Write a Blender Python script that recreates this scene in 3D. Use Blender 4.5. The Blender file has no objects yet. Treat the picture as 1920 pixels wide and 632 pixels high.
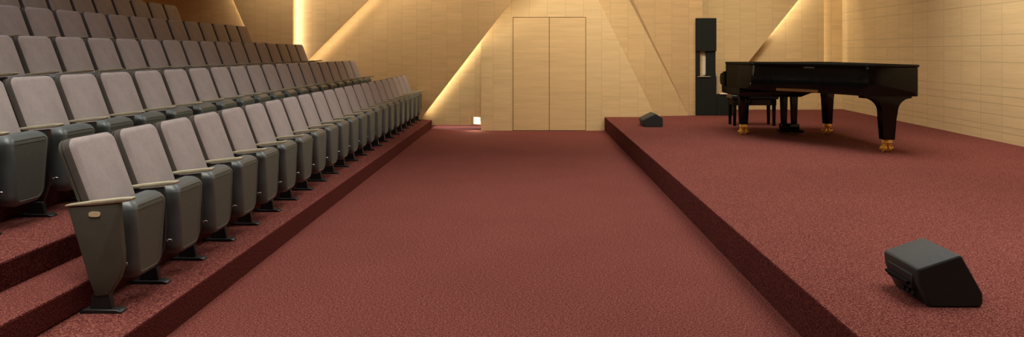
import bpy, bmesh, math, random
from mathutils import Vector, Matrix
random.seed(7)
S = bpy.context.scene
C = S.collection
PI = math.pi

# ------------------------------------------------------------------ helpers
def link(o, parent=None):
    C.objects.link(o)
    if parent is not None:
        o.parent = parent
    return o

def mesh_from(bm, name, mats, smooth=False):
    me = bpy.data.meshes.new(name)
    bmesh.ops.recalc_face_normals(bm, faces=bm.faces)
    bm.to_mesh(me); bm.free()
    if not isinstance(mats, (list, tuple)):
        mats = [mats]
    for m in mats:
        me.materials.append(m)
    if smooth:
        me.polygons.foreach_set('use_smooth', [True] * len(me.polygons))
        try:
            me.set_sharp_from_angle(angle=math.radians(38))
        except Exception:
            pass
    return me

def obj(name, bm, mats, parent=None, smooth=False):
    o = bpy.data.objects.new(name, mesh_from(bm, name, mats, smooth))
    return link(o, parent)

def thing(name, label, cat, loc=(0, 0, 0), rotz=0, group=None):
    o = bpy.data.objects.new(name, None)
    o.empty_display_size = .1
    o.location = loc; o.rotation_euler = (0, 0, rotz)
    o['label'] = label; o['category'] = cat
    if group: o['group'] = group
    return link(o)

def struct(name, bm, mats, parent=None, smooth=False):
    o = obj(name, bm, mats, parent, smooth)
    o['kind'] = 'structure'
    return o

def add_box(bm, lo, hi, bevel=0, seg=2):
    lo = Vector(lo); hi = Vector(hi)
    r = bmesh.ops.create_cube(bm, size=1)
    vs = r['verts']
    for v in vs:
        v.co = Vector(((lo[i] + hi[i]) / 2 + v.co[i] * (hi[i] - lo[i])) for i in range(3))
    if bevel:
        es = list({e for v in vs for e in v.link_edges})
        bmesh.ops.bevel(bm, geom=es, offset=bevel, segments=seg, affect='EDGES', profile=.5)

def add_prism(bm, poly, f, d0, d1, bevel=0, seg=2):
    """poly: 2-D outline; f(a,b,d) -> 3-D point; extruded from d0 to d1"""
    v0 = [bm.verts.new(f(a, b, d0)) for a, b in poly]
    v1 = [bm.verts.new(f(a, b, d1)) for a, b in poly]
    n = len(poly); fs = []
    fs.append(bm.faces.new(v0)); fs.append(bm.faces.new(v1[::-1]))
    for i in range(n):
        fs.append(bm.faces.new((v0[i], v1[i], v1[(i + 1) % n], v0[(i + 1) % n])))
    if bevel:
        bm.normal_update()
        es = list({e for q in fs for e in q.edges if e.calc_face_angle(0) > .5})
        bmesh.ops.bevel(bm, geom=es, offset=bevel, segments=seg, affect='EDGES', profile=.5)

def add_tube(bm, p0, p1, r0, r1=None, n=12, cap=True):
    r1 = r0 if r1 is None else r1
    p0 = Vector(p0); p1 = Vector(p1); d = (p1 - p0).normalized()
    a = d.orthogonal().normalized(); b = d.cross(a)
    c0 = [bm.verts.new(p0 + (a * math.cos(t) + b * math.sin(t)) * r0) for t in [2 * PI * i / n for i in range(n)]]
    c1 = [bm.verts.new(p1 + (a * math.cos(t) + b * math.sin(t)) * r1) for t in [2 * PI * i / n for i in range(n)]]
    for i in range(n):
        bm.faces.new((c0[i], c0[(i + 1) % n], c1[(i + 1) % n], c1[i]))
    if cap:
        bm.faces.new(c0[::-1]); bm.faces.new(c1)

def rrect(w0, w1, h, rb, rt, n=6):
    """rounded outline centred in a, from b=0 to h; bottom half-width w0, top half-width w1"""
    pts = []
    def arc(cx, cy, r, a0, a1):
        for i in range(n + 1):
            t = a0 + (a1 - a0) * i / n
            pts.append((cx + r * math.cos(t), cy + r * math.sin(t)))
    arc(w0 - rb, rb, rb, -PI / 2, 0)
    arc(w1 - rt, h - rt, rt, 0, PI / 2)
    arc(-w1 + rt, h - rt, rt, PI / 2, PI)
    arc(-w0 + rb, rb, rb, PI, 1.5 * PI)
    return pts

def inset(pts, d):
    """shrink an outline towards the inside by d along the local normals"""
    n = len(pts); out = []
    for i in range(n):
        p = Vector(pts[i]); a = Vector(pts[i - 1]); b = Vector(pts[(i + 1) % n])
        t = (b - a)
        if t.length < 1e-9: out.append(tuple(p)); continue
        t.normalize()
        nrm = Vector((-t.y, t.x))
        out.append(tuple(p + nrm * d))
    return out

def loft(bm, rings, f, mat_of=None, cap0=True, cap1=True):
    """rings: list of (outline, depth)"""
    vr = [[bm.verts.new(f(a, b, d)) for a, b in pts] for pts, d in rings]
    n = len(vr[0])
    for k in range(len(vr) - 1):
        for i in range(n):
            fc = bm.faces.new((vr[k][i], vr[k][(i + 1) % n], vr[k + 1][(i + 1) % n], vr[k + 1][i]))
            if mat_of: fc.material_index = mat_of(k)
    if cap0:
        bm.faces.new(vr[0][::-1])
    if cap1:
        fc = bm.faces.new(vr[-1])
        if mat_of: fc.material_index = mat_of(len(vr) - 1)

# ------------------------------------------------------------------ materials
def lin(r, g, b):
    f = lambda c: (c / 255 / 12.92) if c / 255 <= .04045 else ((c / 255 + .055) / 1.055) ** 2.4
    return (f(r), f(g), f(b), 1)

class NB:
    def __init__(self, name):
        self.m = bpy.data.materials.new(name); self.m.use_nodes = True
        self.t = self.m.node_tree; self.n = self.t.nodes
        self.p = self.n['Principled BSDF']
    def add(self, typ, **kw):
        nd = self.n.new(typ)
        for k, v in kw.items():
            if k == 'inp':
                for a, b in v.items(): nd.inputs[a].default_value = b
            else: setattr(nd, k, v)
        return nd
    def ln(self, a, b): self.t.links.new(a, b)
    def math(self, op, a, b=None, clamp=False):
        nd = self.add('ShaderNodeMath', operation=op); nd.use_clamp = clamp
        for i, v in enumerate((a, b)):
            if v is None: continue
            if isinstance(v, (int, float)): nd.inputs[i].default_value = v
            else: self.ln(v, nd.inputs[i])
        return nd.outputs[0]
    def mix(self, fac, a, b, blend='MIX'):
        nd = self.add('ShaderNodeMix', data_type='RGBA', blend_type=blend)
        for i, v in ((0, fac), (6, a), (7, b)):
            if isinstance(v, (int, float, tuple)): nd.inputs[i].default_value = v
            else: self.ln(v, nd.inputs[i])
        return nd.outputs[2]
    def ramp(self, fac, stops):
        nd = self.add('ShaderNodeValToRGB'); cr = nd.color_ramp
        while len(cr.elements) < len(stops): cr.elements.new(.5)
        for e, (p, c) in zip(cr.elements, stops): e.position = p; e.color = c
        self.ln(fac, nd.inputs[0]); return nd.outputs[0]
    def noise(self, vec, scale, detail=2, rough=.5):
        nd = self.add('ShaderNodeTexNoise', inp={'Scale': scale, 'Detail': detail, 'Roughness': rough})
        if vec is not None: self.ln(vec, nd.inputs['Vector'])
        return nd.outputs['Fac']
    def bump(self, h, strength, dist=.01):
        nd = self.add('ShaderNodeBump', inp={'Strength': strength, 'Distance': dist})
        self.ln(h, nd.inputs['Height']); self.ln(nd.outputs[0], self.p.inputs['Normal'])

def plain(name, rgb, rough=.5, metal=0, spec=.5, noise=0, nscale=60, coat=0):
    b = NB(name); col = lin(*rgb)
    b.p.inputs['Roughness'].default_value = rough
    b.p.inputs['Metallic'].default_value = metal
    b.p.inputs['Specular IOR Level'].default_value = spec
    b.p.inputs['Coat Weight'].default_value = coat
    tc = b.add('ShaderNodeTexCoord')
    nz = b.noise(tc.outputs['Object'], nscale, 3)
    k = noise
    c0 = tuple(c * (1 - k) for c in col[:3]) + (1,); c1 = tuple(min(1, c * (1 + k)) for c in col[:3]) + (1,)
    b.ln(b.ramp(nz, [(.3, c0), (.7, c1)]), b.p.inputs['Base Color'])
    return b.m

def carpet(name, dark, mid, light):
    b = NB(name)
    g = b.add('ShaderNodeNewGeometry')
    n1 = b.noise(g.outputs['Position'], 150, 2, .6)
    n2 = b.noise(g.outputs['Position'], 1.3, 2)
    n3 = b.noise(g.outputs['Position'], 62, 2, .6)
    s = b.math('ADD', b.math('MULTIPLY', n1, .75), b.math('MULTIPLY', n3, .25))
    c = b.ramp(s, [(.34, lin(*dark)), (.5, lin(*mid)), (.66, lin(*light))])
    c2 = b.mix(b.math('MULTIPLY', n2, .22), c, lin(*dark))
    b.ln(c2, b.p.inputs['Base Color'])
    b.p.inputs['Roughness'].default_value = 1
    b.p.inputs['Specular IOR Level'].default_value = .05
    b.bump(s, .5, .012)
    return b.m

def wood(name, base, col_w=.36, heights=None, groove=.34, grain=.10, off=0.):
    """wood veneer acoustic panelling; UV is in metres (u along the wall, v up)"""
    b = NB(name)
    uv = b.add('ShaderNodeTexCoord').outputs['UV']
    sp = b.add('ShaderNodeSeparateXYZ'); b.ln(uv, sp.inputs[0])
    u, v = sp.outputs[0], sp.outputs[1]
    un = b.math('ADD', b.math('DIVIDE', u, col_w), off + 200)
    colid = b.math('FLOOR', un)
    fr = b.math('FRACT', un)
    vline = b.math('LESS_THAN', fr, .010 / col_w)
    wn = b.add('ShaderNodeTexWhiteNoise', noise_dimensions='1D'); b.ln(colid, wn.inputs['W'])
    rnd = wn.outputs['Value']
    # fine horizontal grain
    cmb = b.add('ShaderNodeCombineXYZ')
    b.ln(b.math('MULTIPLY', u, 1.6), cmb.inputs[0]); b.ln(b.math('MULTIPLY', v, 55), cmb.inputs[1]); b.ln(b.math('MULTIPLY', rnd, 30), cmb.inputs[2])
    g1 = b.noise(cmb.outputs[0], 1, 4, .65)
    cmb2 = b.add('ShaderNodeCombineXYZ')
    b.ln(b.math('MULTIPLY', u, .8), cmb2.inputs[0]); b.ln(b.math('MULTIPLY', v, 9), cmb2.inputs[1]); b.ln(colid, cmb2.inputs[2])
    g2 = b.noise(cmb2.outputs[0], 1, 2)
    cl = lin(*base)
    lo = tuple(c * (1 - grain * 2) for c in cl[:3]) + (1,); hi = tuple(c * (1 + grain) for c in cl[:3]) + (1,)
    gs = b.math('ADD', b.math('MULTIPLY', g1, .6), b.math('MULTIPLY', g2, .4))
    c = b.ramp(gs, [(.3, lo), (.7, hi)])
    c = b.mix(b.math('MULTIPLY', rnd, .3), c, lo)
    # horizontal joints
    if heights is None:
        wn2 = b.add('ShaderNodeTexWhiteNoise', noise_dimensions='1D'); b.ln(b.math('FLOOR', b.math('DIVIDE', un, 3)), wn2.inputs['W'])
        h1 = b.math('FRACT', b.math('ADD', b.math('DIVIDE', v, 1.15), wn2.outputs['Value']))
        hl = b.math('MULTIPLY', b.math('LESS_THAN', h1, .008 / 1.15), .55)
        h2 = b.math('FRACT', b.math('ADD', b.math('DIVIDE', v, 2.1), b.math('MULTIPLY', rnd, 5)))
        hl = b.math('MAXIMUM', hl, b.math('MULTIPLY', b.math('LESS_THAN', h2, .008 / 2.1), .45))
    else:
        hl = None
        for h in heights:
            q = b.math('LESS_THAN', b.math('ABSOLUTE', b.math('SUBTRACT', v, h)), .005)
            hl = q if hl is None else b.math('MAXIMUM', hl, q)
    lines = b.math('MAXIMUM', vline, hl)
    dark = tuple(x * .45 for x in cl[:3]) + (1,)
    c = b.mix(b.math('MULTIPLY', lines, groove), c, dark)
    b.ln(c, b.p.inputs['Base Color'])
    b.p.inputs['Roughness'].default_value = .55
    b.p.inputs['Specular IOR Level'].default_value = .25
    return b.m

def emit(name, rgb, strength):
    b = NB(name)
    b.p.inputs['Base Color'].default_value = lin(*rgb)
    b.p.inputs['Emission Color'].default_value = lin(*rgb)
    b.p.inputs['Emission Strength'].default_value = strength
    return b.m

M_carpet = carpet('burgundy_carpet', (54, 20, 19), (111, 58, 54), (180, 118, 102))
M_riser_shade = carpet('riser_carpet_shade', (44, 17, 16), (88, 41, 38), (136, 78, 70))  # same carpet, darkened in colour for the shade on upright faces
M_oak = wood('oak_panel', (224, 196, 146))
M_oak_dark = wood('oak_panel_left', (216, 180, 128), off=.3)
M_oak_shade = wood('oak_panel_shade', (212, 182, 132), off=.15)  # same oak, facet shading put into the colour
M_oak_deep_shade = wood('oak_panel_deep_shade', (204, 172, 124), off=.55)  # same oak, coloured darker still for the more shaded facet
M_oak_r = wood('oak_panel_right', (224, 198, 150), col_w=.57, heights=(.16, .41, .50, .657, .817, .93, 1.06, 1.42, 1.66, 1.82, 2.27, 2.45, 2.9), groove=.55, grain=.07)
M_door = wood('oak_door', (222, 191, 140), col_w=3.0, off=.5, grain=.10, groove=0)
M_gap = plain('door_gap', (92, 62, 30), .8)
M_ceil = plain('ceiling_plaster', (225, 220, 212), .9)
M_fabric = None
def fabric(name, rgb, amt):
    b = NB(name); tc = b.add('ShaderNodeTexCoord')
    n = b.noise(tc.outputs['Object'], 230, 2, .6); n2 = b.noise(tc.outputs['Object'], 7, 2)
    cl = lin(*rgb)
    s = b.math('ADD', b.math('MULTIPLY', n, .7), b.math('MULTIPLY', n2, .3))
    b.ln(b.ramp(s, [(.3, tuple(c * (1 - amt) for c in cl[:3]) + (1,)), (.7, tuple(c * (1 + amt) for c in cl[:3]) + (1,))]), b.p.inputs['Base Color'])
    b.p.inputs['Roughness'].default_value = .95
    b.p.inputs['Specular IOR Level'].default_value = .1
    b.p.inputs['Sheen Weight'].default_value = .15
    b.bump(n, .25, .003)
    return b.m
M_fabric = fabric('taupe_fabric', (159, 150, 147), .26)
M_fabric_shade = fabric('taupe_fabric_shade', (84, 78, 73), .2)  # cushion fabric with the shade of its sides put into the colour
M_shell = plain('grey_shell_plastic', (86, 94, 93), .36, noise=.08, nscale=9)
M_shell_panel = plain('grey_shell_panel', (88, 97, 89), .6, noise=.08, nscale=60)
M_backshell = plain('back_shell_plastic', (56, 54, 50), .55)
M_olive = plain('olive_end_panel', (80, 78, 66), .6, noise=.08, nscale=14)
M_arm = plain('beige_armrest', (174, 166, 138), .5, noise=.12, nscale=20)
M_black = plain('black_steel', (30, 31, 32), .45, noise=.1)
M_steel = plain('steel', (150, 150, 145), .3, metal=1)
M_plate = plain('number_plate', (232, 214, 168), .45)
M_piano = plain('black_lacquer', (8, 9, 9), .12, spec=.14)
def lacquer(name, rgb, gloss, rough):
    b = NB(name)
    df = b.add('ShaderNodeBsdfDiffuse'); gl = b.add('ShaderNodeBsdfGlossy', inp={'Roughness': rough})
    n = b.noise(b.add('ShaderNodeTexCoord').outputs['Object'], 3, 2)
    cl = lin(*rgb)
    b.ln(b.ramp(n, [(.3, tuple(c * .9 for c in cl[:3]) + (1,)), (.7, tuple(c * 1.1 for c in cl[:3]) + (1,))]), df.inputs['Color'])
    mx = b.add('ShaderNodeMixShader', inp={'Fac': gloss})
    b.ln(df.outputs[0], mx.inputs[1]); b.ln(gl.outputs[0], mx.inputs[2])
    b.ln(mx.outputs[0], b.n['Material Output'].inputs['Surface'])
    return b.m
M_piano = lacquer('black_lacquer', (15, 17, 16), .035, .08)
M_pblack = plain('black_satin', (12, 12, 12), .7, spec=.1)
M_brass = plain('brass', (250, 200, 95), .3, metal=.4)
M_brownstrip = plain('brown_strip', (120, 82, 42), .35)
M_spk = plain('speaker_black', (42, 48, 47), .6, noise=.12, nscale=40)
M_spk_side = plain('speaker_side', (36, 38, 35), .75, noise=.08)
M_grille = plain('speaker_grille', (24, 24, 25), .6)
M_cab = plain('charcoal_cabinet', (33, 35, 31), .9, spec=.15, noise=.1, nscale=25)
M_ivory = plain('ivory', (226, 214, 190), .5)
M_seatpad = plain('black_leather', (20, 19, 19), .4)
M_glow = emit('step_light_glow', (255, 220, 160), 9)

# ------------------------------------------------------------------ room measures
H = 1.572            # lens height above the aisle floor
STZ = .272           # stage height
ROWZ = [.17, .475, .79, 1.125, 1.46, 1.80]
ROWDX = [0, .98, 1.94, 2.82, 3.71, 4.60]
CEIL = 4.7

# ------------------------------------------------------------------ structure
def quad_uv(name, pts, mat, thick=0, back=(0, 1, 0), udir=None, vdir=None):
    """planar polygon with UVs in metres; optional thickness towards `back`"""
    bm = bmesh.new(); uvl = bm.loops.layers.uv.new('UVMap')
    P = [Vector(p) for p in pts]
    f = bm.faces.new([bm.verts.new(p) for p in P])
    if thick:
        bk = Vector(back).normalized() * thick
        v1 = [bm.verts.new(p + bk) for p in P]
        fv = list(f.verts); n = len(P)
        bm.faces.new(v1[::-1])
        for i in range(n):
            bm.faces.new((fv[i], v1[i], v1[(i + 1) % n], fv[(i + 1) % n]))
    ud = Vector(udir or (1, 0, 0)); vd = Vector(vdir or (0, 0, 1))
    for fc in bm.faces:
        for lp in fc.loops:
            lp[uvl].uv = (lp.vert.co.dot(ud), lp.vert.co.dot(vd))
    me = bpy.data.meshes.new(name)
    bmesh.ops.recalc_face_normals(bm, faces=bm.faces)
    bm.to_mesh(me); bm.free(); me.materials.append(mat)
    o = link(bpy.data.objects.new(name, me)); o['kind'] = 'structure'
    return o

# aisle floor
bm = bmesh.new(); add_box(bm, (-2.05, -3, -.1), (1.56, 16.62, 0))
struct('floor', bm, M_carpet)
# stage
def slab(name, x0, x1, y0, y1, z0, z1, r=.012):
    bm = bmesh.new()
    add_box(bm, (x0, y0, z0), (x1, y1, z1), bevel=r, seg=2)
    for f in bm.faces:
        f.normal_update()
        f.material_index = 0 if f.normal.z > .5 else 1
    return struct(name, bm, [M_carpet, M_riser_shade], smooth=False)
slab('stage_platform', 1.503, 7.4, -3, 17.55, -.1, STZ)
# raked seating: a half step behind each row, then the next tread
for k in range(6):
    z = ROWZ[k]
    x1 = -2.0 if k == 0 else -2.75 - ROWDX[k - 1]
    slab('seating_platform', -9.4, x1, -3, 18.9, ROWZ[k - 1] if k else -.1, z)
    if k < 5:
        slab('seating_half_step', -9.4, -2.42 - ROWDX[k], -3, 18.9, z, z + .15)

# ceiling, side, rear walls
bm = bmesh.new(); add_box(bm, (-9.5, -3, CEIL), (7.5, 19.3, CEIL + .1)); struct('ceiling', bm, M_ceil)
quad_uv('wall_left', [(-9.4, -3, -.1), (-9.4, 19.2, -.1), (-9.4, 19.2, CEIL), (-9.4, -3, CEIL)], M_oak_dark, .1, (-1, 0, 0), (0, 1, 0))
quad_uv('wall_front', [(-9.5, -3, -.1), (7.5, -3, -.1), (7.5, -3, CEIL), (-9.5, -3, CEIL)], M_oak_dark, .1, (0, -1, 0))
XR = lambda y: 7.08 - (17.37 - y) * (7.08 - 6.765) / 6.8
d = Vector((XR(17.6) - XR(-3), 20.6, 0)).normalized()
quad_uv('wall_right', [(XR(-3), -3, 0), (XR(17.6), 17.6, 0), (XR(17.6), 17.6, CEIL), (XR(-3), -3, CEIL)], M_oak_r, .12, (1, 0, 0), tuple(d))

# back wall: door wall, angled return left of it, stepped facets ---------------
FPX = 1450.0
def on_plan(u, v, c, k=0.):
    """where the sight line (u,v) meets the upright plane Y = c - k X (used to size the facets)"""
    t = c / (1 + k * (u - 992) / FPX)
    return Vector(((u - 992) * t / FPX, t, H - (v - 97) * t / FPX))
def cut_line(p, q, z):
    """point of the line p-q at height z"""
    s = (z - p.z) / (q.z - p.z)
    return p + (q - p) * s

YD = 15.4
XDL = -.956
dl0 = on_plan(1224, 207.6, YD); dl1 = on_plan(1122, 0, YD)
cr0 = cut_line(dl0, dl1, STZ - .2); cr1 = cut_line(dl0, dl1, CEIL)
dx0, dx1, dz = (962.5 - 992) * YD / FPX, (1097.5 - 992) * YD / FPX, H - (33 - 97) * YD / FPX
dm = (1030 - 992) * YD / FPX
quad_uv('wall_back', [(XDL, YD, 0), (cr0.x, YD, 0), (cr0.x, YD, cr0.z), (cr1.x, YD, CEIL), (XDL, YD, CEIL)], M_oak, .06)
# angled wall left of the door wall; its foot floats above the carpet, with a niche for the step light
KW = .47
YW = lambda x: YD + .02 + KW * (XDL - x)
ZW = lambda x: H - (234.5 - 97) * YW(x) / FPX
xn0, xn1 = XDL - .225, XDL - .012
zn = .262
uw = Vector((1, -KW, 0)).normalized()
W3 = lambda x, z: (x, YW(x), z)
quad_uv('wall_back', [W3(-2.5, ZW(-2.5)), W3(xn0, ZW(xn0)), W3(xn0, zn), W3(xn1, zn), W3(xn1, ZW(xn1)), W3(XDL, ZW(XDL)), W3(XDL, CEIL), W3(-2.5, CEIL)], M_oak, .035, (0, 1, 0), tuple(uw))
# closing wall far behind the facets
quad_uv('wall_back', [(-2.6, 16.66, 0), (-.8, 16.66, 0), (-.8, 16.66, CEIL), (-2.6, 16.66, CEIL)], M_oak_dark, .1)
quad_uv('wall_back', [(-9.5, 19.2, 0), (-.8, 19.2, 0), (-.8, 19.2, CEIL), (-9.5, 19.2, CEIL)], M_oak_dark, .1)
# door: dark reveal and two flush leaves
bm = bmesh.new(); add_box(bm, (dx0 - .012, YD - .003, 0), (dx1 + .012, YD + .02, dz + .012)); struct('trim_1', bm, M_gap)
g = .006
for i, (a, b) in enumerate(((dx0, dm - g), (dm + g, dx1))):
    quad_uv('door_%d' % (i + 1), [(a, YD - .008, .01), (b, YD - .008, .01), (b, YD - .008, dz), (a, YD - .008, dz)], M_door, .02)

KF = .46
def fplane(off): return 14.83 - off
uf = tuple(Vector((1, -KF, 0)).normalized())
def facet(c, lower, upper, zbot):
    return quad_uv('wall_back', [lower[0], lower[1], upper[1], upper[0]], M_oak_dark, .03, (0, 1, 0), uf)
def at_x(x, z, c): return Vector((x, c - KF * x, z))
# P3 (right edge = long diagonal next to the door)
C3 = fplane(0)
e0 = on_plan(795, 215, C3, KF); e1 = on_plan(960, 0, C3, KF)
P3b, P3t = cut_line(e0, e1, .15), cut_line(e0, e1, CEIL)
facet(C3, (at_x(-7.2, .15, C3), P3b), (at_x(-7.2, CEIL, C3), P3t), .15)
# P2 (right edge = shorter diagonal)
C2 = fplane(.24)
e0 = on_plan(578, 112, C2, KF); e1 = on_plan(690, 0, C2, KF)
P2b, P2t = cut_line(e0, e1, .6), cut_line(e0, e1, CEIL)
facet(C2, (at_x(-7.8, .6, C2), P2b), (at_x(-7.8, CEIL, C2), P2t), .6)
# P1 (right edge = upright slot, left edge leans the other way)
C1 = fplane(.46)
e0 = on_plan(549, 90, C1, KF); e1 = on_plan(549, 0, C1, KF)
P1b, P1t = cut_line(e0, e1, .8), cut_line(e0, e1, CEIL)
f0 = on_plan(470, 75, C1, KF); f1 = on_plan(437, 0, C1, KF)
P1lb, P1lt = cut_line(f0, f1, .8), cut_line(f0, f1, CEIL)
facet(C1, (P1lb, P1b), (P1lt, P1t), .8)
# P0 behind the leftmost diagonal
C0 = fplane(.34)
facet(C0, (at_x(-9.4, .8, C0), at_x(P1lb.x + .4, .8, C0)), (at_x(-9.4, CEIL, C0), at_x(P1lb.x + .4, CEIL, C0)), .8)

# right of the door: two facets, then stepped panels
quad_uv('wall_back', [(0, 16.3, 2.4), (1.8, 16.3, 2.4), (1.8, 16.3, CEIL), (0, 16.3, CEIL)], M_oak_dark, .03)
KG = -.15
CG = 15.44 - .15 * 1.3
ug = tuple(Vector((1, -KG, 0)).normalized())
gp = lambda x, z, o=0: (x, CG + o - KG * x, z)
g0 = on_plan(1282, 198.5, CG, KG); g1 = on_plan(1180, 0, CG, KG)
gb, gt = cut_line(g0, g1, STZ - .05), cut_line(g0, g1, CEIL)
quad_uv('wall_back', [gp(1.05, STZ - .05), gb, gt, gp(1.05, CEIL)], M_oak_shade, .03, (0, 1, 0), ug)
gC = on_plan(1317, 212, CG + .05, KG)
XG2 = gC.x
gC = Vector(gp(XG2, 0, .05)); gCt = Vector(gp(XG2, CEIL, .05))
quad_uv('wall_back', [gp(1.05, 0, .05), gC, gCt, gp(1.05, CEIL, .05)], M_oak_deep_shade, .03, (0, 1, 0), ug)
Y3 = 17.17
h0 = on_plan(1407, 112, Y3); h1 = on_plan(1497, 0, Y3)
hb, ht = cut_line(h0, h1, STZ - .05), cut_line(h0, h1, CEIL)
quad_uv('wall_back', [(3.0, Y3, STZ - .05), hb, ht, (3.0, Y3, CEIL)], M_oak, .03)
X5 = (1545 - 992) * 17.37 / FPX
quad_uv('wall_back', [(3.0, 17.37, 0), (X5, 17.37, 0), (X5, 17.37, CEIL), (3.0, 17.37, CEIL)], M_oak, .05)
quad_uv('wall_back', [(X5 - .3, 17.5, 0), (7.4, 17.5, 0), (7.4, 17.5, CEIL), (X5 - .3, 17.5, CEIL)], M_oak, .1)

# ------------------------------------------------------------------ lights
def area(name, loc, direction, sx, sy, power, col, spread=180, xdir=None):
    L = bpy.data.lights.new(name, 'AREA'); L.shape = 'RECTANGLE'; L.size = sx; L.size_y = sy
    L.energy = power; L.color = col; L.spread = math.radians(spread)
    o = link(bpy.data.objects.new(name, L)); o.location = loc
    z = -Vector(direction).normalized()
    x = Vector(xdir) if xdir else Vector((1, 0, 0))
    x = (x - z * x.dot(z)).normalized(); y = z.cross(x)
    o.rotation_euler = Matrix((x, y, z)).transposed().to_euler()
    return o
WARM = (1, .86, .62)
TOE_FILL = 8
NEUT = (1, .95, .88)
WALL_FILL = (1, .87, .68)
def strip(name, p, q, side, aim, power, w=.03):
    """LED strip along p-q moved by `side`, shining along aim"""
    p = Vector(p) + Vector(side); q = Vector(q) + Vector(side)
    ax = (q - p).normalized(); aim = Vector(aim); aim = aim - ax * aim.dot(ax)
    area(name, (p + q) / 2, aim, (q - p).length, w, power, WARM, 180, q - p)
strip('led_strip_a', cut_line(P3b, P3t, .3), cut_line(P3b, P3t, 3.4), (-.05, .055, .03), (.8, .25, -.5), 12)
strip('led_strip_b', cut_line(P2b, P2t, 1.2), cut_line(P2b, P2t, 3.8), (-.05, .06, .05), (.75, .22, -.6), 13)
strip('led_strip_c', cut_line(P1b, P1t, 1.3), cut_line(P1b, P1t, 3.8), (-.04, .10, .0), (.9, .35, 0), 12)
strip('led_strip_d', cut_line(P1lb, P1lt, 1.5), cut_line(P1lb, P1lt, 3.8), (.06, .06, .0), (-.9, .35, -.2), 9)
strip('led_strip_e', gC + Vector((0, 0, .8)), gCt, (-.06, .12, 0), (.85, .4, 0), 8)
strip('led_strip_f', cut_line(hb, ht, 1.95), cut_line(hb, ht, 3.8), (-.05, .08, .04), (.8, .3, -.4), 8)
strip('led_strip_g', (X5, 17.37, .9), (X5, 17.37, 3.6), (-.05, .08, 0), (.9, .3, 0), 3)

area('ceiling_light_a', (-2.2, 3.6, CEIL - .05), (.05, .05, -1), 3.2, 3.5, 134, NEUT, 115)
area('ceiling_light_b', (-.4, 8.0, CEIL - .05), (0, 0, -1), 2.5, 3.0, 75, NEUT, 125)
area('ceiling_light_c', (3.8, 4.5, CEIL - .05), (0, 0, -1), 3.0, 3.5, 110, NEUT, 115)
area('ceiling_light_d', (3.6, 10.5, CEIL - .05), (0, 0, -1), 3.5, 3.5, 130, NEUT, 140)
area('seating_fill', (-5.0, 8.0, CEIL - .05), (0, .1, -1), 3.5, 4.5, 62, (.96, .98, 1), 180)  # added ambient fill above the rear left seats
area('wall_fill_a', (1.3, 13.0, CEIL - .05), (0, .9, -1), 4.4, .5, 115, WALL_FILL, 110)  # added light, brightens the door wall
area('wall_fill_b', (-4.4, 15.3, CEIL - .05), (.40, .85, -1.1), 5.2, .4, 76, WALL_FILL, 100, (1, -.46, 0))  # added light, brightens the left facets
area('wall_fill_c', (5.2, 14.2, CEIL - .05), (.3, .9, -1), 3.0, .5, 48, WALL_FILL, 120)  # added light, brightens the back wall behind the piano
area('wall_fill_d', (5.2, 9.0, CEIL - .05), (.9, .0, -1), .5, 5.0, 92, WALL_FILL, 110)  # added light, brightens the right wall
W = bpy.data.worlds.new('world'); S.world = W; W.use_nodes = True
W.node_tree.nodes['Background'].inputs[0].default_value = (1, .9, .8, 1)
W.node_tree.nodes['Background'].inputs[1].default_value = .1

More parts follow.
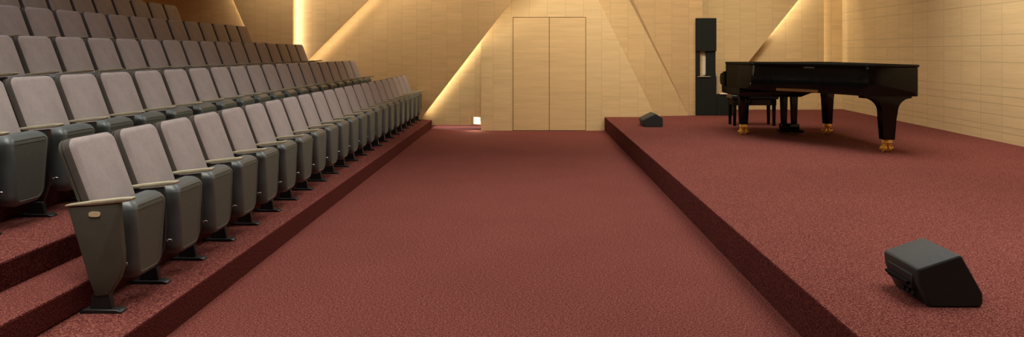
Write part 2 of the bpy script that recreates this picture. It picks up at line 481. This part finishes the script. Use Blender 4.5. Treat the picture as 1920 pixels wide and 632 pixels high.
# ------------------------------------------------------------------ auditorium chairs
def chair_meshes():
    R = {}
    # backrest cushion: taupe face, sides coloured darker for shade; leaning back
    lean = math.radians(20.5)
    base = Vector((-.075, .262, .385))
    ax = Vector((-math.sin(lean), 0, math.cos(lean)))     # up the back
    nx = Vector((math.cos(lean), 0, math.sin(lean)))      # out of the face
    f = lambda a, b, d: base + Vector((0, a, 0)) + ax * b + nx * d
    o0 = rrect(.226, .231, .56, .03, .065, 7)
    bm = bmesh.new()
    loft(bm, [(inset(o0, .02), .012), (o0, .018), (o0, .040), (inset(o0, .006), .055), (inset(o0, .018), .065), (inset(o0, .04), .072)], f,
         mat_of=lambda k: 1 if k < 3 else 0)
    R['backrest'] = mesh_from(bm, 'backrest', [M_fabric, M_fabric_shade], True)
    bm = bmesh.new()
    o1 = rrect(.228, .232, .575, .03, .07, 7)
    loft(bm, [(inset(o1, .03), -.012), (inset(o1, .01), -.008), (o1, -.002), (o1, .0095), (inset(o1, .004), .011)], lambda a, b, d: f(a, b - .012, d))
    R['back_shell'] = mesh_from(bm, 'back_shell', M_backshell, True)
    R['back_shell_olive'] = R['back_shell'].copy(); R['back_shell_olive'].materials[0] = M_olive
    # tipped-up seat: grey moulded shell with raised rim round a flat panel
    sl = math.radians(1.5)
    sb = Vector((.012, .26, .135)); sax = Vector((math.sin(sl), 0, math.cos(sl))); snx = Vector((math.cos(sl), 0, -math.sin(sl)))
    def g(a, b, d):
        bulge = .022 * math.sin(PI * max(0, min(1, b / .45)))
        top = -.018 * max(0, (b - .36) / .09) ** 2
        return sb + Vector((0, a, 0)) + sax * b + snx * (d + (bulge + top if d > .02 else 0))
    q0 = rrect(.152, .188, .45, .08, .055, 7)
    bm = bmesh.new()
    loft(bm, [(inset(q0, .02), 0), (q0, .012), (q0, .075), (inset(q0, .008), .095), (inset(q0, .020), .106), (inset(q0, .034), .108)], g, cap1=False)
    R['seat'] = mesh_from(bm, 'seat', M_shell, True)
    bm = bmesh.new()
    q1 = inset(q0, .0345)
    loft(bm, [(q1, .085), (q1, .1078), (inset(q1, .004), .1045), (inset(q1, .016), .1045)], g)
    R['seat_panel'] = mesh_from(bm, 'seat_panel', M_shell_panel, True)
    # armrest: slim beige slab, rising and thickening to the front
    bm = bmesh.new()
    out = [(-.19, .570), (-.02, .579), (.12, .593), (.165, .603), (.171, .612), (.165, .619), (.10, .615), (-.05, .599), (-.19, .579)]
    add_prism(bm, out, lambda a, b, d: Vector((a, d, b)), -.026, .026, .005, 2)
    R['armrest'] = mesh_from(bm, 'armrest', M_arm, True)
    # stand between the seats
    bm = bmesh.new()
    out = [(-.12, .563), (.085, .582), (.092, .50), (.098, .34), (.088, .22), (.045, .09), (-.035, .09), (-.075, .30)]
    add_prism(bm, out, lambda a, b, d: Vector((a, d, b)), -.016, .016, .005, 2)
    R['stand'] = mesh_from(bm, 'stand', M_black, True)
    # outer end panel
    bm = bmesh.new()
    out = [(-.178, .566), (.098, .590), (.103, .50), (.118, .33), (.120, .25), (.098, .18), (.045, .095), (-.028, .085), (-.06, .17)]
    add_prism(bm, out, lambda a, b, d: Vector((a, d, b)), -.022, .022, .007, 3)
    R['end_panel'] = mesh_from(bm, 'end_panel', M_olive, True)
    bm = bmesh.new()
    pl = [(.030 * math.cos(t) - .03, .016 * math.sin(t) + .528) for t in [2 * PI * i / 20 for i in range(20)]]
    pl = [(-.03 + math.copysign(abs(math.cos(t)) ** .6, math.cos(t)) * .031, .530 + math.copysign(abs(math.sin(t)) ** .6, math.sin(t)) * .014) for t in [2 * PI * i / 24 for i in range(24)]]
    add_prism(bm, pl, lambda a, b, d: Vector((a, d, b)), -.026, -.020)
    R['number_plate'] = mesh_from(bm, 'number_plate', M_plate, False)
    # foot: stem and splayed base plate
    bm = bmesh.new()
    st = [(-.045, .10), (.048, .10), (.058, .02), (-.06, .02)]
    add_prism(bm, st, lambda a, b, d: Vector((a, d, b)), -.018, .018, .003, 1)
    ft = [(-.105, 0), (.118, 0), (.118, .010), (.09, .020), (-.085, .022), (-.105, .012)]
    add_prism(bm, ft, lambda a, b, d: Vector((a, d, b)), -.034, .034, .003, 1)
    R['foot_plate'] = mesh_from(bm, 'foot_plate', M_black, True)
    bm = bmesh.new()
    add_tube(bm, (.105, 0, .004), (.105, 0, .014), .008, n=10)
    R['bolt'] = None; bm.free()
    # steel hinge
    bm = bmesh.new()
    add_tube(bm, (.085, .014, .245), (.085, .066, .245), .010, n=10)
    add_box(bm, (.065, .040, .236), (.112, .050, .254), .003, 1)
    R['hinge'] = mesh_from(bm, 'hinge', M_steel, True)
    return R
CM = chair_meshes()
def part(name, parent, mesh=None, y=0):
    o = bpy.data.objects.new(name, CM[mesh or name]); o.parent = parent
    o.location = (0, y, 0)
    C.objects.link(o); return o
ORD = ['', 'first', 'second', 'third', 'fourth', 'fifth', 'sixth', 'seventh', 'eighth', 'ninth', 'tenth', 'eleventh', 'twelfth',
       'thirteenth', 'fourteenth', 'fifteenth', 'sixteenth', 'seventeenth', 'eighteenth', 'nineteenth', 'twentieth', 'twenty-first', 'twenty-second']
ROWN = ['front', 'second', 'third', 'fourth', 'fifth', 'sixth']
XF = -2.30
def chair(row, y, label, near_end=False, far_end=None, pitch=.52, slim=1.0):
    t = thing('auditorium_chair', label, 'chair', (XF - ROWDX[row], y, ROWZ[row]), 0, ROWN[row] + ' row of auditorium chairs')
    t.scale = (1, pitch / .52, 1)
    b = part('backrest', t); part('back_shell', b, 'back_shell_olive' if near_end else None)
    s = part('seat', t); part('seat_panel', s); part('hinge', s)
    part('armrest', t)
    if near_end:
        e = part('end_panel', t); e['label'] = 'olive brown outer end panel'
        part('number_plate', e)['label'] = 'blank oval beige seat number plate'
        part('foot_plate', e)
    else:
        e = part('stand', t); part('foot_plate', e)
    if far_end is not None:
        part('armrest', t, y=far_end)
        e = part('end_panel' if row == 0 else 'stand', t, y=far_end); f = part('foot_plate', e)
    return t
ROWS = [(4.17, .525, 22), (4.61, .546, 20), (6.15, .533, 17), (7.58, .542, 13), (8.81, .54, 9), (12.85, .54, 2)]
for r, (y0, p, n) in enumerate(ROWS):
    for k in range(n):
        if r == 0:
            if k == 0: lb = 'front row chair nearest the camera with olive end panel and oval plate'
            elif k == n - 1: lb = 'front row grey chair at the far wall end, last of its row'
            else: lb = 'grey tip-up chair, %s from the near aisle end of the front row' % ORD[k + 1]
        else:
            j = n - k
            if j == 1: lb = 'grey tip-up chair at the far wall end of the %s row' % ROWN[r]
            else: lb = 'grey tip-up chair, %s from the far wall end of the %s row' % (ORD[j], ROWN[r])
        chair(r, y0 + p * k, lb, near_end=(r == 0 and k == 0), far_end=(.52 if k == n - 1 else None), pitch=p)

# ------------------------------------------------------------------ grand piano
PX, PY = 4.09, 11.4
piano = thing('grand_piano', 'black lacquered concert grand piano with closed lid and brass casters on stage', 'piano', (PX, PY, STZ))
L3 = lambda x, y, z: Vector((x - PX, y - PY, z))
def catmull(pts, n=8):
    out = []
    for i in range(len(pts) - 1):
        p0 = pts[max(0, i - 1)]; p1 = pts[i]; p2 = pts[i + 1]; p3 = pts[min(len(pts) - 1, i + 2)]
        for k in range(n):
            t = k / n
            out.append(tuple(.5 * (2 * p1[j] + (p2[j] - p0[j]) * t + (2 * p0[j] - 5 * p1[j] + 4 * p2[j] - p3[j]) * t * t + (3 * p1[j] - p0[j] - 3 * p2[j] + p3[j]) * t ** 3) for j in (0, 1)))
    out.append(pts[-1]); return out
side = catmull([(3.24, 12.75), (3.24, 12.3), (3.25, 11.9), (3.33, 11.5), (3.55, 11.1), (3.82, 10.75), (4.02, 10.4), (4.15, 10.1), (4.22, 9.9)], 7)
tail = [(4.245, 9.82), (4.29, 9.765), (4.36, 9.75), (4.86, 9.75), (4.91, 9.765), (4.93, 9.82)]
outline = side + tail + [(4.93, 12.75)]
bm = bmesh.new(); add_prism(bm, outline, lambda a, b, d: L3(a, b, d), .735, 1.105, .006, 2)
obj('case', bm, M_piano, piano, True)
cx, cy = 4.09, 11.2
lid_o = inset(outline, 0)
def grow(pts, d):
    A = sum(pts[i][0] * pts[(i + 1) % len(pts)][1] - pts[(i + 1) % len(pts)][0] * pts[i][1] for i in range(len(pts)))
    return inset(pts, -d if A > 0 else d)
bm = bmesh.new(); add_prism(bm, grow(outline, .018), lambda a, b, d: L3(a, b, d), 1.1055, 1.135, .006, 2)
lid = obj('lid', bm, M_piano, piano, True)
# keybed, cheeks and fallboard at the keyboard end
bm = bmesh.new()
kb = [(3.25, .735), (3.25, .625), (3.32, .60), (4.2, .60), (4.36, .66), (4.93, .69), (4.93, .735)]
add_prism(bm, kb, lambda a, b, d: L3(a, d, b), 11.95, 13.05, .006, 2)
obj('keybed', bm, M_piano, piano, True)
for x0, x1 in ((3.22, 3.33), (4.85, 4.95)):
    bm = bmesh.new()
    prof = [(12.755, .735), (12.755, .98), (12.86, .97), (12.92, .945)] + [(12.97 + .10 * math.cos(t), .845 + .10 * math.sin(t)) for t in [PI / 2 - PI * i / 10 for i in range(11)]] + [(12.9, .735)]
    add_prism(bm, prof, lambda a, b, d: L3(d, a, b), x0, x1, .01, 2)
    obj('key_arm', bm, M_pblack, piano, True)
bm = bmesh.new(); add_prism(bm, [(12.755, .74), (12.755, 1.0), (12.79, .99), (12.82, .83), (12.82, .74)], lambda a, b, d: L3(d, a, b), 3.335, 4.845)
obj('fallboard', bm, M_piano, piano)
bm = bmesh.new(); add_box(bm, L3(3.335, 12.825, .74), L3(4.845, 12.97, .765), .003, 1)
obj('keyboard', bm, M_ivory, piano)
bm = bmesh.new()
add_prism(bm, [(3.262, 11.52), (3.298, 11.53), (3.62, 10.98), (3.585, 10.97)], lambda a, b, d: L3(a, b, d), .737, .765)
bm.free()
# thin brown strip low on the curved side
def along(t0, t1, off):
    pts = side[int(t0 * (len(side) - 1)):int(t1 * (len(side) - 1)) + 1]
    a = []; b_ = []
    for i, p in enumerate(pts):
        q = pts[min(i + 1, len(pts) - 1)]; r = pts[max(i - 1, 0)]
        tv = Vector((q[0] - r[0], q[1] - r[1])).normalized(); nv = Vector((tv.y, -tv.x))
        a.append((p[0] + nv.x * off, p[1] + nv.y * off)); b_.append((p[0] - nv.x * .004, p[1] - nv.y * .004))
    return a + b_[::-1]
bm = bmesh.new(); pp = along(.50, .70, .008)
add_prism(bm, pp, lambda a, b, d: L3(a, b, d), .742, .778)
r_ = obj('side_strip', bm, M_brownstrip, piano); r_['label'] = 'thin brown strip low on the curved side'
bm = bmesh.new(); pp = along(.635, .685, .006)
add_prism(bm, pp, lambda a, b, d: L3(a, b, d), 1.072, 1.092)  # small metal plate on the case below the lid
h_ = obj('case_plate', bm, M_steel, piano); h_['label'] = 'small bright metal plate under the lid edge'
# legs
def brass_caster(parent, x, y):
    bm = bmesh.new()
    add_tube(bm, L3(x, y, .165), L3(x, y, .125), .062, .066, 16)
    add_tube(bm, L3(x, y, .125), L3(x, y, .085), .05, .03, 14)
    for sx in (-1, 1):
        add_prism(bm, [(-.055, .10), (.045, .11), (.06, .06), (.02, .02), (-.03, .03)], lambda a, b, d: L3(x + d, y + a, b), sx * .042 - .006, sx * .042 + .006, .003, 1)
    obj('caster_bracket', bm, M_brass, parent, True)
    bm = bmesh.new()
    for sx in (-1, 1):
        add_tube(bm, L3(x + sx * .034 - .018, y + .01, .052), L3(x + sx * .032 + .014, y + .01, .052), .052, n=20)
    add_tube(bm, L3(x - .085, y + .01, .052), L3(x + .085, y + .01, .052), .02, n=10)
    obj('caster_wheel', bm, M_brass, parent, True)
def leg(x, y, top, wt, wb):
    bm = bmesh.new()
    prof = [(-wt * .5, top), (wt * .5, top), (wt * .5, top - .08), (wt * .46, top - .12), (wb * .5, .165), (-wb * .5, .165), (-wt * .46, top - .12), (-wt * .5, top - .08)]
    v0 = []
    add_prism(bm, prof, lambda a, b, d: L3(x + a, y + d * (wb + (wt - wb) * (b - .165) / (top - .165)), b), -.5, .5, .006, 2)
    o = obj('leg', bm, M_piano, piano, True)
    brass_caster(o, x, y)
leg(3.36, 12.12, .60, .15, .115)
leg(4.72, 12.24, .69, .165, .12)
# tail leg with its curved bracket
tx, ty = 4.64, 10.03
def tail_prof():
    R_ = [(4.925, .735), (4.925, .722), (4.915, .722), (4.915, .70), (4.90, .70)]
    L_ = [(4.30, .735), (4.30, .70), (4.33, .70)]
    lw = .098
    for i in range(10):
        t = PI / 2 * (1 - i / 9)
        R_.append((tx + lw + (4.90 - tx - lw) * (1 - math.cos(t)), .52 + .18 * math.sin(t)))
        L_.append((tx - lw - (tx - lw - 4.33) * (1 - math.cos(t)), .52 + .18 * math.sin(t)))
    L_ = L_[::-1]
    prof = R_ + [(tx + .095, .44), (tx + .072, .165), (tx - .072, .165), (tx - .095, .44)] + L_
    return prof
bm = bmesh.new()
add_prism(bm, tail_prof(), lambda a, b, d: L3(a, ty + d, b), -.10, .07, .004, 1)
# keep the lower post slim: pull the front of the post back under the tail
for v in bm.verts:
    if v.co.z < .52:
        yy = v.co.y - (ty - PY)
        s = max(0, min(1, (.52 - v.co.z) / .06))
        if yy < -.07: v.co.y = (ty - PY) + yy * (1 - s) + (-.07) * s
o = obj('leg', bm, M_piano, piano, True); brass_caster(o, tx, ty)
# lyre with pedals
bm = bmesh.new()
for sx in (-1, 1):
    x = 4.125 + sx * .08
    add_prism(bm, [(-.058, .62), (.056, .62), (.04, .16), (-.04, .16)], lambda a, b, d: L3(x + a - sx * .0, 12.28 + d, b), -.035, .035, .005, 1)
ly = obj('lyre', bm, M_piano, piano, True)
bm = bmesh.new(); add_box(bm, L3(3.99, 12.2, .06), L3(4.27, 12.36, .16), .012, 2)
obj('pedal_box', bm, M_piano, ly, True)
for k in range(3):
    bm = bmesh.new(); add_box(bm, L3(4.04 + k * .07, 12.37, .055), L3(4.075 + k * .07, 12.52, .07), .005, 1)
    obj('pedal', bm, M_brass, ly, True)
for sx in (-1, 1):
    bm = bmesh.new()
    add_box(bm, L3(4.125 + sx * .10 - .085, 12.1, .03), L3(4.125 + sx * .10 + .085, 12.34, .068), .014, 2)
    obj('lyre_foot', bm, M_pblack, ly, True)

# bench
bench = thing('piano_bench', 'low black padded piano bench standing behind the grand piano', 'bench', (3.95, 13.72, STZ))
bm = bmesh.new(); add_box(bm, (-.40, -.21, .465), (.42, .21, .545), .025, 3); obj('seat_pad', bm, M_seatpad, bench, True)
bm = bmesh.new(); add_box(bm, (-.38, -.19, .36), (.38, .19, .4645), .006, 1); obj('apron', bm, M_piano, bench, True)
for sx in (-1, 1):
    for sy in (-1, 1):
        bm = bmesh.new()
        add_prism(bm, [(-.03, .37), (.03, .37), (.02, 0), (-.02, 0)], lambda a, b, d: Vector((sx * .345 + a, sy * .155 + d, b)), -.025, .025, .004, 1)
        obj('leg', bm, M_piano, bench, True)

# ------------------------------------------------------------------ tall cabinet by the wall
cab = thing('tall_cabinet', 'tall charcoal cabinet column with a slot, against the wall left of the piano', 'cabinet', (3.60, 15.74, STZ))
zt = 1.985
bm = bmesh.new()
x0, x1 = -.20, .215
sl0, sl1 = -.112, .02
z0, z1 = .80, 1.31
add_box(bm, (x0, 0, 0), (x1, .22, z0), .004, 1)
add_box(bm, (x0, 0, z1), (x1, .22, zt), .004, 1)
add_box(bm, (x0, .03, z0), (sl0, .2, z1))
add_box(bm, (sl1, .03, z0), (x1 - .012, .2, z1))
obj('column', bm, M_cab, cab)
bm = bmesh.new(); add_box(bm, (x0 + .03, -.025, z0 - .012), (x0 + .29, .03, z0), .003, 1)
s_ = obj('shelf_lip', bm, M_arm, cab); s_['label'] = 'thin pale ledge under the slot'
bm = bmesh.new(); add_box(bm, (sl0 + .004, .1, z0 + .03), (sl1 - .004, .12, z1)); obj('slot_panel', bm, M_ivory, cab)['label'] = 'narrow pale panel inside the slot'
bm = bmesh.new(); add_box(bm, (x1 + .003, .0, 0), (.62, .22, .43), .006, 1); obj('side_box', bm, M_cab, cab)
bm = bmesh.new(); add_box(bm, (.29, -.02, .431), (.58, .2, .45), .005, 1); obj('box_top', bm, M_ivory, cab)['label'] = 'pale top board on the low side box'
bm = bmesh.new(); add_box(bm, (x1 + .004, .08, .47), (x1 + .055, .12, .86), .003, 1); obj('upright_strip', bm, M_arm, cab)['label'] = 'thin beige upright strip'

# ------------------------------------------------------------------ stage monitors
def monitor(label, loc, prof, length, rotz=0, group='black wedge stage monitors'):
    t = thing('stage_monitor', label, 'speaker', loc, rotz, group)
    bm = bmesh.new()
    add_prism(bm, prof, lambda a, b, d: Vector((a, d, b)), 0, length, .010, 3)
    obj('cabinet', bm, M_spk, t, True)
    return t
prof = [(.055, 0), (.315, 0), (.330, .018), (.328, .070), (.222, .262), (.205, .266), (.0, .198), (-.008, .188), (.0, .12)]
m1 = monitor('black wedge monitor speaker large in the foreground of the stage', (1.98, 3.93, STZ), prof, .375)
# side panel (matt), grille on the sloping front, rear recess
bm = bmesh.new()
ins = [(.065, .008), (.312, .008), (.318, .068), (.216, .250), (.202, .254), (.010, .190), (.012, .12)]
add_prism(bm, ins, lambda a, b, d: Vector((a, d, b)), -.003, .004)
obj('side_panel', bm, M_spk_side, m1)
bm = bmesh.new()
dv = Vector((.222 - .328, 0, .262 - .070)).normalized(); nv = Vector((dv.z, 0, -dv.x))
p0 = Vector((.328, 0, .070)); Ls = .2
add_prism(bm, [(.012, .03), (Ls, .03), (Ls, .345), (.012, .345)], lambda a, b, d: p0 + dv * a + nv * d + Vector((0, b, 0)), -.003, .006, .002, 1)
obj('grille', bm, M_grille, m1)
bm = bmesh.new()
add_box(bm, (-.012, .05, .075), (.03, .325, .155), .006, 1)
hp = obj('rear_recess', bm, M_grille, m1, True)
bm = bmesh.new()
add_tube(bm, (-.022, .07, .105), (-.022, .305, .105), .010, n=10)
add_box(bm, (-.024, .065, .098), (.01, .08, .112)); add_box(bm, (-.024, .295, .098), (.01, .31, .112))
obj('handle', bm, M_pblack, m1, True)
bm = bmesh.new()
for k in range(3):
    add_tube(bm, (.018, .06 + .05 * k, .055), (-.004, .06 + .05 * k, .058), .013, n=12)
obj('socket', bm, M_cab, m1, True)
prof2 = [(.012, 0), (.325, 0), (.333, .012), (.333, .155), (.215, .226), (.20, .226), (-.012, .122), (-.014, .11)]
m2 = monitor('small black wedge monitor speaker at the far back of the stage beside the door', (1.975, 13.33, STZ), prof2, .5)
bm = bmesh.new()
add_prism(bm, [(.022, .01), (.322, .01), (.322, .148), (.212, .214), (.202, .214), (.0, .112)], lambda a, b, d: Vector((a, d, b)), -.004, .004)
obj('side_panel', bm, M_spk_side, m2)
bm = bmesh.new()
q0 = Vector((-.012, 0, .122)); dv2 = (Vector((.20, 0, .226)) - q0).normalized(); nv2 = Vector((-dv2.z, 0, dv2.x))
add_prism(bm, [(.012, .03), (.22, .03), (.22, .47), (.012, .47)], lambda a, b, d: q0 + dv2 * a + nv2 * d + Vector((0, b, 0)), -.003, .004)
obj('grille', bm, M_spk, m2)

# ------------------------------------------------------------------ floor level light in the recess
fx = (xn0 + xn1) / 2
fl = thing('step_light', 'glowing floor level step light recessed at the wall base left of the doors', 'light', (fx, YW(fx) + .045, .10), -math.atan(KW))
bm = bmesh.new(); add_box(bm, (-.118, .01, .0), (.118, .06, .17), .004, 1); obj('housing', bm, M_arm, fl)
bm = bmesh.new(); add_box(bm, (-.04, .0, .025), (.10, .0095, .155), .003, 1); obj('lens', bm, M_glow, fl)
area('step_light_glow', (fx + .02, YW(fx) - .03, .17), (-.1, -1, -.7), .16, .08, 1.5, WARM, 170)
area('toe_fill', (-1.5, 16.2, .30), (-.1, -.35, -1), 1.3, .5, TOE_FILL, NEUT, 180)  # added fill for the dark carpet gap under the floating wall

# ------------------------------------------------------------------ camera
cam = bpy.data.cameras.new('camera'); co = link(bpy.data.objects.new('camera', cam))
cam.sensor_width = 36; cam.sensor_fit = 'HORIZONTAL'; cam.lens = FPX / 1920 * 36
cam.shift_x = -32 / 1920; cam.shift_y = -219 / 1920
co.location = (0, 0, H); co.rotation_euler = (PI / 2, 0, 0)
cam.clip_start = .05
S.camera = co
S.view_settings.view_transform = 'Standard'
S.view_settings.look = 'None'
S.view_settings.exposure = 0
S.cycles.use_denoising = True
S.cycles.max_bounces = 8
